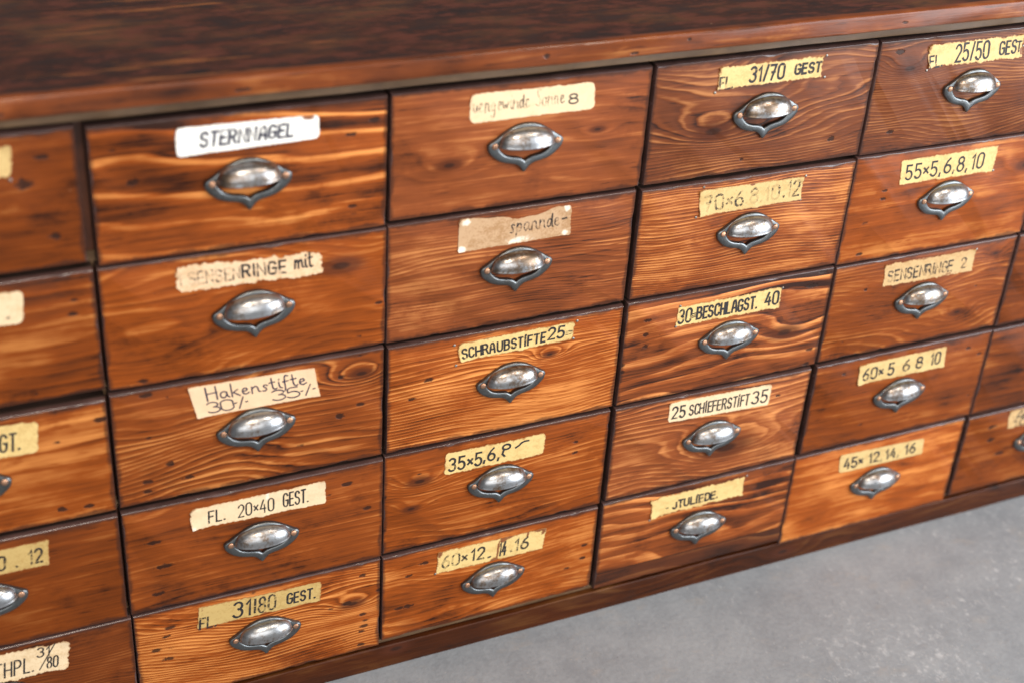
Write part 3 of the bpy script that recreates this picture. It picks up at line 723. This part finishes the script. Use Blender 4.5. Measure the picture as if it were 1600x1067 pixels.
# paper labels: colour, jag (m), corner radius, text lines (string, font, u0, u1, v0, v1, wear, half stroke), stains (u, v, ru, rv, value), tacks (u, v)
N, S_ = 'n', 'h'
LB = {
    'A0': dict(c=YEL2, jag=.0012, rad=.004, rim=.8, txt=[], tacks=((0.99, -0.06),)),
    'A1': dict(c=CRM, jag=.0006, rad=.007, rim=.5, txt=[('.', N, .87, .885, .20, .75, .2, .0010)]),
    'A2': dict(c=YEL, jag=.0006, rad=.006, rim=.6, txt=[('GT.', N, .685, .845, .2, .70, .0, .0011)]),
    'A3': dict(c=OCH, jag=.0006, rad=.002, rim=.8, txt=[('0 . 12', N, .575, .94, .2, .72, .35, .0012)]),
    'A4': dict(c=CRM, jag=.0018, rad=.004, rim=.3, txt=[('THPL.', N, .42, .72, .18, .66, .05, .0009), ('31', N, .75, .845, .62, .92, .05, .0008), ('/', N, .77, .885, .20, .95, .05, .0006), ('80', N, .83, .915, .18, .55, .05, .0008)]),
    'B0': dict(c=WHT, jag=.0004, rad=.005, rim=.25, dirt=.15, txt=[('STERNNAGEL', N, 0.17, .81, .26, .74, .24, .0013)], stains=((.03, .10, .05, .25, .5), (.93, .98, .07, .25, .75)), slant=.10),
    'B1': dict(c=PNK, jag=.0016, rad=.005, rim=.5, txt=[('SENSEN', N, .08, .42, .26, .70, .62, .0010), ('RINGE', N, .44, .74, .30, .76, .30, .0012), ('mit', S_, .80, .93, .40, 1.05, .1, .0011), ('1', N, .015, .03, .25, .7, .5, .0009)], stains=((.5, 1.0, .3, .10, .45), (.99, .8, .03, .3, .4))),
    'B2': dict(c=PNK, jag=.0004, rad=.0005, rim=.15, dirt=.12, txt=[('Hakenstifte', S_, .11, .92, .50, 1.0 - .08, .0, .00085), ('30·/·', S_, .10, .42, .10, .44, .05, .0008), ('35·/·', S_, .62, .97, .12, .46, .05, .0008)], stains=()),
    'B3': dict(c=CRM, jag=.0009, rad=.003, rim=.25, dirt=.25, txt=[('FL.', N, .13, .245, .22, .74, .05, .0009), ('20x40', N, .345, .605, .20, .74, .12, .0008), ('GEST.', N, .68, .865, .24, .80, .05, .0009)], stains=((.56, .9, .02, .3, -.75), (.02, .08, .03, .2, -.7))),
    'B4': dict(c=OCH, jag=.0008, rad=.001, rim=.7, txt=[('FL.', N, .02, .145, -.02, .46, .30, .0011), ('31', N, .285, .42, .14, .84, .0, .0013), ('|80', N, .45, .62, .14, .84, .40, .0012), ('GEST.', N, .72, .95, .24, .72, .05, .0011)], stains=((.54, .05, .035, .12, .65), (.03, .85, .02, .2, .6))),
    'C0': dict(c=(.80, .60, .375), jag=.0005, rad=.006, rim=.2, dirt=.2, txt=[('uengewinde Sonne', S_, .02, .75, .34, .95, .50, .0006), ('8', S_, .785, .86, .30, .64, .05, .0009)], stains=()),
    'C1': dict(c=BRN, jag=.0006, rad=.003, rim=.1, dirt=.95, dip=((.52, .0085, .11), (.70, .0065, .10), (.30, .003, .12)), txt=[('spannde', S_, .45, .90, .36, .92, .50, .0008), ('-', N, .92, .96, .3, .9, .5, .0010)],
               stains=((.03, .06, .045, .16, -.95), (.06, .88, .05, .12, -.95), (.96, .92, .03, .12, -.95), (.95, .10, .035, .14, -.9), (.55, .10, .16, .16, -.75))),
    'C2': dict(c=YEL, jag=.0008, rad=.005, rim=.6, txt=[('SCHRAUBSTiFTE', N, .03, .745, .20, .68, .10, .0011), ('25', N, .775, .915, .26, .84, .05, .0012), ('=', N, .935, .985, .22, .70, .35, .0008)], stains=((.25, .97, .18, .10, .55), (.7, 1.0, .2, .08, .5)), tacks=((1.02, .96), (1.01, .06), (-.03, .95), (-.03, -.1))),
    'C3': dict(c=YEL, jag=.0010, rad=.005, rim=.6, txt=[('35x5', N, .045, .36, .16, .70, .16, .0013), (',6,', N, .385, .535, .26, .78, .12, .0012), ('q', N, .56, .645, .30, .84, .0, .0012), ('~', N, .70, .83, .52, .92, .0, .0011)], stains=((.42, .05, .10, .15, .5), (.5, .2, .05, .15, .35))),
    'C4': dict(c=YEL, jag=.0011, rad=.001, rim=.6, txt=[('60x', N, .05, .27, .24, .74, .50, .0012), ('12', N, .315, .43, .26, .76, .30, .0013), ('.', N, .475, .495, .22, .7, .2, .0012), ('14', N, .575, .635, .18, .78, .15, .0012), ('.16', N, .685, .845, .26, .76, .38, .0013)],
               stains=((.56, .5, .012, .6, .95), (.60, .90, .05, .22, .85), (.66, .98, .04, .15, .85), (.83, .85, .015, .30, .75), (.93, .95, .06, .12, .85), (.98, .9, .03, .25, .8), (.53, .02, .05, .16, .85), (.02, .88, .03, .25, .8)), tacks=((.985, .93), (-.01, .05))),
    'D0': dict(c=YEL, jag=.0013, rad=.001, rim=.6, txt=[('FL.', N, .015, .14, .06, .54, .34, .0011), ('31/70', N, .30, .625, .20, .82, .0, .0013), ('GEST', N, .735, .985, .30, .72, .22, .0013)], stains=((.01, .75, .02, .3, .6), (.88, .95, .1, .1, .35)), tacks=((1.03, .96), (1.04, .02), (-.02, -.06))),
    'D1': dict(c=YEL2, jag=.0007, rad=.001, rim=.6, dirt=.5, txt=[('70x6', N, .05, .42, .18, .74, .62, .0013), ('.8.10', N, .45, .77, .22, .78, .72, .0013), ('.12', N, .82, .97, .24, .86, .55, .0013)], stains=((.5, .95, .04, .06, .8),), tacks=((1.02, .99), (1.0, .03), (-.03, .02), (.04, 1.1))),
    'D2': dict(c=YEL, jag=.0010, rad=.001, rim=.5, txt=[('30', N, .02, .135, .16, .80, .20, .0013), ('=', N, .145, .175, .2, .72, .0, .0007), ('BESCHLAGST.', N, .19, .765, .22, .76, .0, .0013), ('40', N, .85, .975, .24, .82, .0, .0013)], stains=((.0, .8, .03, .25, .55), (.3, 1.0, .3, .08, .45)), tacks=((1.01, .93), (.02, 1.02), (0.0, .04))),
    'D3': dict(c=CRM, jag=.0007, rad=.004, rim=.3, dirt=.2, txt=[('25', N, .035, .155, .20, .74, .05, .0012), ('SCHiEFERSTiFT', N, .20, .785, .22, .70, .05, .0010), ('35', N, .82, .97, .20, .76, .0, .0011)], stains=()),
    'D4': dict(c=YEL, jag=.0014, rad=.001, rim=.6, txt=[('·', N, .16, .18, .1, .6, .3, .0009), ('JTULiEDE.', N, .23, .71, .24, .60, .22, .0013)], stains=((.3, 1.0, .2, .06, .4),), tacks=((1.02, 1.0), (-.01, -.05))),
    'E0': dict(c=YEL, jag=.0014, rad=.001, rim=.6, txt=[('FL.', N, .015, .145, .06, .52, .16, .0011), ('25/50', N, .285, .635, .18, .86, .08, .0013), ('GES', N, .755, .93, .26, .76, .05, .0012), ('T', N, .94, .985, .3, .7, .4, .0010)], stains=((.01, .8, .02, .25, .6), (.99, .3, .02, .3, .7)), tacks=((1.01, .5), (-.01, -.05))),
    'E1': dict(c=YEL, jag=.0008, rad=.001, rim=.6, txt=[('55x5,', N, .06, .415, .20, .74, .05, .0012), ('6,8,', N, .455, .70, .22, .76, .08, .0012), ('10', N, .745, .865, .22, .78, .0, .0012)], stains=((.4, .98, .3, .06, .4),), tacks=((1.0, .05),)),
    'E2': dict(c=TAN, jag=.0013, rad=.001, rim=.8, dirt=.6, txt=[('SENSENRINGE', N, .05, .76, .22, .66, .45, .0012), ('2', N, .86, .91, .25, .66, .5, .0011)], stains=((.5, 1.0, .4, .16, .55), (.75, .1, .25, .14, .5)), tacks=((1.01, .95),)),
    'E3': dict(c=YEL2, jag=.0006, rad=.002, rim=.4, txt=[('60x', N, .055, .275, .20, .72, .18, .0013), ('5', N, .34, .40, .20, .74, .10, .0014), ('6', N, .51, .58, .24, .74, .22, .0013), ('8', N, .66, .73, .24, .76, .22, .0013), ('10', N, .83, .935, .24, .80, .15, .0013)], stains=()),
    'E4': dict(c=YEL2, jag=.0005, rad=.004, rim=.4, txt=[('45x', N, .06, .27, .20, .72, .05, .0014), ('12,', N, .35, .50, .22, .74, .25, .0014), ('14,', N, .55, .70, .22, .74, .30, .0014), ('16', N, .78, .90, .24, .78, .2, .0014)], stains=()),
    'F4': dict(c=TAN, jag=.0012, rad=.001, rim=.9, dirt=.7, txt=[('4', N, .09, .19, .42, .86, .3, .0013), ('10', N, .07, .22, .08, .42, .4, .0012)], stains=((.05, .5, .05, .3, .5),)),
}

SAY = {
    'A0': 'reddish drawer at the top of the left column, with a wide gap beside it', 'A1': 'streaky brown drawer with a blank cream label end', 'A2': 'gold streaked drawer whose yellow label ends in GT.',
    'A3': 'plain dark red drawer whose ochre label ends in 12', 'A4': 'dark red drawer with a torn cream label reading THPL. 31/80',
    'B0': 'boldly striped drawer with a white label reading STERNNAGEL', 'B1': 'plain orange brown drawer with a torn label reading SENSENRINGE mit', 'B2': 'brown drawer with a handwritten Hakenstifte label',
    'B3': 'reddish drawer with a cream label reading FL. 20x40 GEST.', 'B4': 'golden fine-striped drawer with an ochre label reading FL. 31/80 GEST.',
    'C0': 'smooth brown drawer with a pale label in faded handwriting', 'C1': 'purplish drawer with a torn brown label with white corners', 'C2': 'light golden drawer with a yellow label reading SCHRAUBSTIFTE 25',
    'C3': 'knotty orange drawer with a yellow label reading 35x5,6', 'C4': 'orange drawer with a rust-stained label reading 60x12',
    'D0': 'dark purplish drawer with a yellow label reading FL. 31/70 GEST', 'D1': 'fine-striped drawer with a faded label reading 70x6.8.10.12', 'D2': 'strongly figured drawer with a label reading 30 BESCHLAGST. 40',
    'D3': 'pale brown drawer with a cream label reading 25 SCHIEFERSTIFT 35', 'D4': 'dark striped drawer with a half-cut ragged yellow label',
    'E0': 'dark purplish drawer with a yellow label reading FL. 25/50', 'E1': 'plain orange drawer with a yellow label reading 55x5,6,8,10', 'E2': 'brown drawer with a stained tan label reading SENSENRINGE',
    'E3': 'plain dark red drawer with a label reading 60x5 6 8 10', 'E4': 'light orange drawer with a label reading 45x12,14,16',
    'F4': 'dark red drawer at the bottom right with a stained tan label',
}

# ------------------------------------------------------------------ floor
bm = bmesh.new()
bmesh.ops.create_grid(bm, x_segments=2, y_segments=2, size=6.0)
floor = link('floor', bm_done(bm, 'floor'), None, (0.3, -1.0, FLOOR_Z), (M_FLOOR,))
floor['kind'] = 'structure'
floor['label'] = 'worn grey painted concrete floor with white scuffs'

# ------------------------------------------------------------------ the chest
BASE = Vector((0.3, 0.25, FLOOR_Z))
chest = bpy.data.objects.new('drawer_cabinet', None)
COL.objects.link(chest)
chest.location = BASE
chest['label'] = 'long stained wooden cabinet of small labelled drawers with metal cup handles'
chest['category'] = 'drawer cabinet'


def at(x, y, z):
    return Vector((x, y, z)) - BASE


X0, X1, DEP = -0.640, 1.246, 0.56
# countertop: planks with a rounded front nosing
bm = bmesh.new()
for i, (ya, yb) in enumerate(((-0.0125, 0.205), (0.2056, 0.40), (0.4006, 0.60))):
    vs, fs = box(bm, X0 - 0.03, X1 + 0.03, ya, yb, 0.0235, 0.0442)
me = bm_done(bm, 'countertop')
link('countertop', me, chest, at(0, 0, 0), (M_TOP,))
profile_bar('nosing', rounded(-0.022, -0.0128, -0.0105, 0.0112, 0.0042, 0.0030), X0 - 0.03, X1 + 0.03, chest, at(0, 0, 0.0335), (M_NOSE,), nx=160, wob=0.0009, seed=4)
profile_bar('top_rail', rounded(0.0035, 0.030, -0.009, 0.009, 0.001, 0.0015), X0 + 0.012, X1 - 0.012, chest, at(0, 0, 0.0143), (M_RAW,), nx=120, wob=0.0008, seed=6)

# carcass
bm = bmesh.new()
box(bm, X0, X0 + 0.019, 0.012, DEP, FLOOR_Z + 0.001, 0.0232)
box(bm, X1 - 0.019, X1, 0.012, DEP, FLOOR_Z + 0.001, 0.0232)
box(bm, X0 + 0.0192, X1 - 0.0192, DEP - 0.012, DEP - 0.001, FLOOR_Z + 0.001, 0.0230)
box(bm, X0 + 0.0192, X1 - 0.0192, 0.04, DEP - 0.0125, -0.768, -0.756)
link('carcass', bm_done(bm, 'carcass'), chest, at(0, 0, 0), (M_IN,))

cols = 'ABCDEF'
for i in range(5):
    xa = GRID[cols[i] + '1']['r'][1]
    xb = GRID[cols[i + 1] + '1']['r'][0]
    xm = (xa + xb) / 2
    bm = bmesh.new()
    box(bm, -0.0095, 0.0095, 0.0200, DEP - 0.02, -0.755, 0.0045)
    link('divider', bm_done(bm, 'divider'), chest, at(xm - (0.002 if i == 0 else 0), 0, 0), (M_DIV,))
for j in range(4):
    zz = (GRID['C%d' % j]['r'][3] + GRID['C%d' % (j + 1)]['r'][2]) / 2
    bm = bmesh.new()
    box(bm, X0 + 0.0195, X1 - 0.0195, 0.0180, 0.05, -0.0085, 0.0085)
    link('shelf_rail', bm_done(bm, 'shelf_rail'), chest, at(0, 0, zz - 0.0005), (M_RAW,))
profile_bar('bottom_rail', rounded(0.0100, 0.039, -0.003, 0.003, 0.001, 0.001), X0 + 0.0195, X1 - 0.0195, chest, at(0, 0, -0.7505), (M_RAW,), nx=100, wob=0.0005, seed=9)
profile_bar('plinth', rounded(0.0015, 0.030, -0.0181, 0.0181, 0.002, 0.0015), X0 - 0.001, X1 + 0.001, chest, at(0, 0, -0.7717), (M_PLINTH,), nx=120, wob=0.0007, seed=12)

# ------------------------------------------------------------------ cup handle (shared meshes)
OUT = [(0, .0215), (.008, .0209), (.016, .0184), (.024, .0140), (.032, .0086), (.039, .0040), (.0432, .0015), (.0450, -.0010), (.0448, -.0042), (.0432, -.0090), (.0385, -.0142), (.031, -.0200), (.022, -.0232), (.013, -.0248), (.008, -.0268), (.0044, -.0302), (.0016, -.0345), (0, -.0356)]
INN = [(0, .0165), (.0075, .0160), (.0145, .0138), (.021, .0102), (.0265, .0060), (.0292, .0030), (.0304, .0012), (.0310, -.0004), (.0314, -.0020), (.0318, -.0040), (.0300, -.0072), (.0250, -.0125), (.018, -.0152), (.010, -.0166), (.006, -.0177), (.003, -.0192), (.001, -.0208), (0, -.0214)]


def mirror_loop(p):
    return p + [(-x, z) for x, z in p[-2:0:-1]]


def densify(loop, corners):
    """Chaikin smoothing of a closed loop, keeping the listed points sharp"""
    n = len(loop)
    out = []
    for i in range(n):
        a, b, c = loop[i - 1], loop[i], loop[(i + 1) % n]
        if i in corners:
            out += [b, b]
        else:
            out.append((b[0] * .75 + a[0] * .25, b[1] * .75 + a[1] * .25))
            out.append((b[0] * .75 + c[0] * .25, b[1] * .75 + c[1] * .25))
    return out


bm = bmesh.new()
oL = densify(mirror_loop(OUT), ())
iL = densify(mirror_loop(INN), ())
prof = [(0.0, 0.0), (0.02, 0.0030), (0.10, 0.0042), (0.40, 0.0048), (0.74, 0.0052), (0.90, 0.0048), (0.98, 0.0034), (1.0, 0.0)]
rings = []
for t, w in prof:
    rings.append([bm.verts.new((a[0] + (b[0] - a[0]) * t, -w, a[1] + (b[1] - a[1]) * t)) for a, b in zip(oL, iL)])
n = len(oL)
for ra, rb in zip(rings, rings[1:]):
    for i in range(n):
        bm.faces.new((ra[i], ra[(i + 1) % n], rb[(i + 1) % n], rb[i]))
for f in bm.faces:
    f.material_index = 0
# the cup: a quarter shell with its open side down
A_, H_, D_, V0 = 0.0332, 0.0198, 0.0185, -0.0012
NT_, NP_ = 36, 14


def cup_pt(th, ph, off):
    s = max(math.sin(th), 0.0) ** 0.80
    u = -(A_ - off) * math.cos(th)
    cp, sp_ = max(math.cos(ph), 0.0) ** 0.85, max(math.sin(ph), 0.0) ** 0.95
    return (u, -(0.0012 + (D_ - off) * s * cp), V0 + (H_ - off) * s * sp_)


def lip_pt(th, off, dv, k_):
    s = max(math.sin(th), 0.0) ** 0.80
    return (-(A_ - off) * math.cos(th) * k_, -(0.0012 + (D_ - off) * s * k_), V0 + dv)


rows = []
rows.append([lip_pt(math.pi * i / NT_, 0.0014, 0.0, 1.0) for i in range(NT_ + 1)])
rows.append([lip_pt(math.pi * i / NT_, 0.0008, -0.0010, 1.00) for i in range(NT_ + 1)])
rows.append([lip_pt(math.pi * i / NT_, 0.0, -0.0011, 1.015) for i in range(NT_ + 1)])
rows.append([lip_pt(math.pi * i / NT_, 0.0, -0.0005, 1.022) for i in range(NT_ + 1)])
rows.append([lip_pt(math.pi * i / NT_, 0.0, 0.0003, 1.010) for i in range(NT_ + 1)])
for j in range(NP_ + 1):
    rows.append([cup_pt(math.pi * i / NT_, math.pi / 2 * (0.04 + 0.96 * j / NP_), 0.0) for i in range(NT_ + 1)])
inner = [[cup_pt(math.pi * i / NT_, math.pi / 2 * j / NP_, 0.0014) for i in range(NT_ + 1)] for j in range(NP_, 0, -1)]
rows = inner + rows
vr = [[bm.verts.new(p) for p in r] for r in rows]
for a, b in zip(vr, vr[1:]):
    for i in range(NT_):
        f = bm.faces.new((a[i], a[i + 1], b[i + 1], b[i]))
        f.material_index = 1
bmesh.ops.remove_doubles(bm, verts=bm.verts[:], dist=1e-6)
HANDLE = bm_done(bm, 'handle')
smooth_by_angle(HANDLE, 50)
HANDLE.materials.append(M_FRAME)
HANDLE.materials.append(M_CUP)


def dome_mesh(name, r, h, slot_=True):
    bm = bmesh.new()
    prev = None
    for j, (rr, w) in enumerate(((1.0, 0.0), (1.0, 0.35), (0.88, 0.72), (0.60, 0.94), (0.0, 1.0))):
        if rr == 0:
            c = bm.verts.new((0, -h, 0))
            for i in range(14):
                bm.faces.new((prev[i], prev[(i + 1) % 14], c))
            break
        ring = [bm.verts.new((r * rr * math.cos(6.28318 * i / 14), -h * w, r * rr * math.sin(6.28318 * i / 14))) for i in range(14)]
        if prev:
            for i in range(14):
                bm.faces.new((prev[i], prev[(i + 1) % 14], ring[(i + 1) % 14], ring[i]))
        prev = ring
    return bm_done(bm, name, True)


SCREW = dome_mesh('screw', 0.0037, 0.0020)
SCREW.materials.append(M_SCREW)
TACK = dome_mesh('tack', 0.0017, 0.0011)
TACK.materials.append(M_TACK)


# ------------------------------------------------------------------ drawers
def make_label(key, L, quad, drawer):
    q = [Vector((p[0], p[1])) for p in quad]          # TL TR BR BL
    wid, hei = (q[1] - q[0]).length, (q[0] - q[3]).length
    sd = sum(ord(c) for c in key) * 1.37

    def mp(u, v):
        a = q[3].lerp(q[2], u)
        b = q[0].lerp(q[1], u)
        return a.lerp(b, v)

    crn = random.Random(int(sd * 31))
    lifts = [(cu, cv, crn.choice((0, 0, 0.0007, 0.0013, 0.0018)), crn.uniform(0.006, 0.012)) for cu in (0, 1) for cv in (0, 1)]
    lifts.append((crn.uniform(.2, .8), crn.choice((0, 1)), crn.choice((0, 0.0006, 0.0009)), 0.007))

    def relief(u, v):
        w = 0.00035 + 0.00022 * mnoise.noise(Vector((u * wid * 55, v * hei * 90, sd))) + 0.00010 * mnoise.noise(Vector((u * wid * 190, v * hei * 190, sd + 5)))
        for cu, cv, a_, r_ in lifts:
            d2 = ((u - cu) * wid) ** 2 + ((v - cv) * hei) ** 2
            w += a_ * math.exp(-d2 / (r_ * r_))
        return max(w, 0.00012)

    nu, nv = 110, 26
    bm = bmesh.new()
    lay_s = bm.verts.layers.float.new('stain')
    lay_r = bm.verts.layers.float.new('rim')
    jag = L['jag'] * 2.0
    rad = L.get('rad', 0.001)

    def fr(x, s):
        return (mnoise.noise(Vector((x * 260, s, sd))) * 0.6 + mnoise.noise(Vector((x * 620, s + 3, sd))) * 0.4 + mnoise.noise(Vector((x * 80, s + 9, sd))) * 0.7)
    grid = []
    for i in range(nu + 1):
        u = i / nu
        x = u * wid
        de = min(x, wid - x)
        rnd_ = rad - math.sqrt(max(rad * rad - (rad - de) ** 2, 0)) if de < rad else 0.0
        top = hei - rnd_ - jag * (0.5 + fr(x, 1.0))
        bot = rnd_ + jag * (0.5 + fr(x, 7.0))
        for (du, dd, dw) in L.get('dip', ()):
            top -= dd * math.exp(-((u - du) / dw) ** 2)
        col_ = []
        for j in range(nv + 1):
            v = j / nv
            h_ = bot + (top - bot) * v
            vv = h_ / hei
            uu = u
            endj = jag * fr(h_, 17.0 if u < .5 else 23.0)
            uu += (endj / wid) * max(0.0, 1 - de / 0.006)
            p = mp(uu, vv)
            w = relief(uu, vv)
            vert = bm.verts.new((p.x, -w, p.y))
            st = 0.0
            for s in L.get('stains', ()):
                g = math.exp(-(((uu - s[0]) / s[2]) ** 2 + ((vv - s[1]) / s[3]) ** 2))
                if abs(g * s[4]) > abs(st):
                    st = g * s[4]
            vert[lay_s] = st
            d = min(x, wid - x, h_ - bot, top - h_)
            vert[lay_r] = math.exp(-d / 0.0022)
            col_.append(vert)
        grid.append(col_)
    for i in range(nu):
        for j in range(nv):
            bm.faces.new((grid[i][j], grid[i + 1][j], grid[i + 1][j + 1], grid[i][j + 1]))
    # thickness at the rim
    ring = [grid[i][0] for i in range(nu + 1)] + [grid[nu][j] for j in range(1, nv + 1)] + [grid[i][nv] for i in range(nu - 1, -1, -1)] + [grid[0][j] for j in range(nv - 1, 0, -1)]
    low = []
    for v_ in ring:
        w_ = bm.verts.new((v_.co.x, 0.0002, v_.co.z))
        w_[lay_r] = 1.0
        low.append(w_)
    for i in range(len(ring)):
        j = (i + 1) % len(ring)
        bm.faces.new((ring[i], low[i], low[j], ring[j]))
    mats = [paper('paper_label_stock', sd % 50, L['c'], L.get('dirt', .55), min(1.0, L.get('rim', .5) * 1.3))]
    rnd = random.Random(int(sd * 100))
    lay = 0
    slant = L.get('slant', 0.0)
    for (s, fnt, u0, u1, v0, v1, wear, half) in L['txt']:
        font = Gl if fnt == 'n' else Hw
        strokes, w_ = text_strokes(s, font, 0.24 if fnt == 'n' else 0.06)
        mats.append(ink(min(wear, .9), (0.03, 0.022, 0.05) if key in ('B2',) else (0.045, 0.045, 0.07) if key == 'B0' else (0.016, 0.014, 0.016)))
        mi = len(mats) - 1
        for st in strokes:
            jx, jy = rnd.uniform(-.012, .012), rnd.uniform(-.02, .02)
            pts, ys = [], []
            for a, b in st:
                u = u0 + (u1 - u0) * (a / w_ + jx * 0.4) + slant * (b - .5) * 0.12
                v = v0 + (v1 - v0) * (b + jy)
                p = mp(u, v)
                pts.append((p.x, p.y))
                ys.append(-(relief(u, v) + 0.00016 + lay * 0.000004))
            before = len(bm.faces)
            ribbon(bm, pts, half * (1.15 if fnt == 'n' else 1.0), ys, rnd, lay)
            bm.faces.ensure_lookup_table()
            for f in bm.faces[before:]:
                f.material_index = mi
            lay += 1
    me = bpy.data.meshes.new('paper_label')
    bm.normal_update()
    bm.to_mesh(me)
    bm.free()
    lb = link('paper_label', me, drawer, (0, -0.0001, 0), mats)
    for (u, v) in L.get('tacks', ()):
        p = mp(u, v)
        tk = bpy.data.objects.new('tack', TACK)
        COL.objects.link(tk)
        tk.parent = drawer
        tk.location = (p.x, 0.0, p.y)
    return lb


R_ = random.Random(7)
for ci, c in enumerate(cols):
    for r in range(5):
        key = c + str(r)
        g = GRID[key]
        L_, Rr, T, B = g['r']
        hw, hh = (Rr - L_) / 2, (T - B) / 2
        bm = bmesh.new()
        # front board: flat face with a broad rounded arris, widest along the top, knocked and chipped here and there
        cr = random.Random(900 + ci * 5 + r)
        chips = [(cr.random() * (4 * hw + 4 * hh), cr.uniform(0.003, 0.011), cr.uniform(0.0006, 0.0019)) for _ in range(9)]
        per = []
        for (x0_, z0_, x1_, z1_, nn) in ((-hw, -hh, hw, -hh, 90), (hw, -hh, hw, hh, 44), (hw, hh, -hw, hh, 90), (-hw, hh, -hw, -hh, 44)):
            for q in range(nn):
                per.append((x0_ + (x1_ - x0_) * q / nn, z0_ + (z1_ - z0_) * q / nn))
        dist_ = [0.0]
        for p0, p1 in zip(per, per[1:]):
            dist_.append(dist_[-1] + math.hypot(p1[0] - p0[0], p1[1] - p0[1]))
        rings = []
        for (t, yy) in ((0.0, 0.0), (0.30, 0.00035), (0.58, 0.0013), (0.80, 0.0027), (0.94, 0.0044), (1.0, 0.0062), (1.0, 0.0215)):
            et, eb, es = 0.0020 * t, 0.0007 * t, 0.0008 * t
            ring = []
            for (x_, z_), s_ in zip(per, dist_):
                k1 = 0.00035 * mnoise.noise(Vector((s_ * 45, ci * 7.1, r * 3.3))) + 0.0002
                for (c0, cw, cd) in chips:
                    k1 += cd * math.exp(-((s_ - c0) / cw) ** 4)
                k1 *= (1.0 - t)
                xx = x_ + (es if x_ > hw - 1e-6 else -es if x_ < -hw + 1e-6 else 0.0)
                zz = z_ + (et if z_ > hh - 1e-6 else -eb if z_ < -hh + 1e-6 else 0.0)
                xx = max(-hw - es + k1, min(hw + es - k1, xx))
                zz = max(-hh - eb + k1, min(hh + et - k1, zz))
                ring.append(bm.verts.new((xx, yy, zz)))
            rings.append(ring)
        f = bm.faces.new(rings[0])
        f.material_index = 0
        np_ = len(per)
        for ra, rb in zip(rings, rings[1:]):
            for i in range(np_):
                f = bm.faces.new((ra[i], rb[i], rb[(i + 1) % np_], ra[(i + 1) % np_]))
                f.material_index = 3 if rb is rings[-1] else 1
        f = bm.faces.new(rings[-1][::-1])
        f.material_index = 1
        # the box behind the front
        vs2, fs2 = box(bm, -hw + 0.012, hw - 0.012, 0.0217, 0.40, -hh + 0.010, hh - 0.012)
        for f in fs2:
            f.material_index = 2
        me = bm_done(bm, 'drawer')
        smooth_by_angle(me, 30)
        wm = wood('drawer_front_wood', 100 + ci * 5 + r, half=(hw, hh), **{**WD[key], 'tone': WD[key]['tone'] * (1.06 if c == 'A' else 1.16 if c in 'EF' else 1.26)})  # column A kept darker than the centre: light falloff put into the wood tone
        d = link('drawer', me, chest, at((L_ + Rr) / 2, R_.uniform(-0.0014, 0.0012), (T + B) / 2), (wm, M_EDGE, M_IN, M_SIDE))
        d.rotation_euler = (0, math.radians(R_.uniform(-0.13, 0.13)), 0)
        if key in SAY:
            d['label'] = SAY[key]
        # handle and its two screws
        h = bpy.data.objects.new('handle', HANDLE)
        COL.objects.link(h)
        h.parent = d
        rot = math.radians(R_.uniform(-2.4, 2.4))
        h.location = (g['h'][0], 0.0, g['h'][1])
        h.rotation_euler = (0, rot, 0)
        for s in (-1, 1):
            sc_ = bpy.data.objects.new('screw', SCREW)
            COL.objects.link(sc_)
            sc_.parent = d
            ux, uz = s * 0.0372, -0.0012
            sc_.location = (g['h'][0] + ux * math.cos(rot) + uz * math.sin(rot), -0.0046, g['h'][1] - ux * math.sin(rot) + uz * math.cos(rot))
            sc_.rotation_euler = (R_.uniform(-.12, .12), 0, R_.uniform(-.12, .12))
        if key in LB:
            make_label(key, LB[key], g['l'], d)
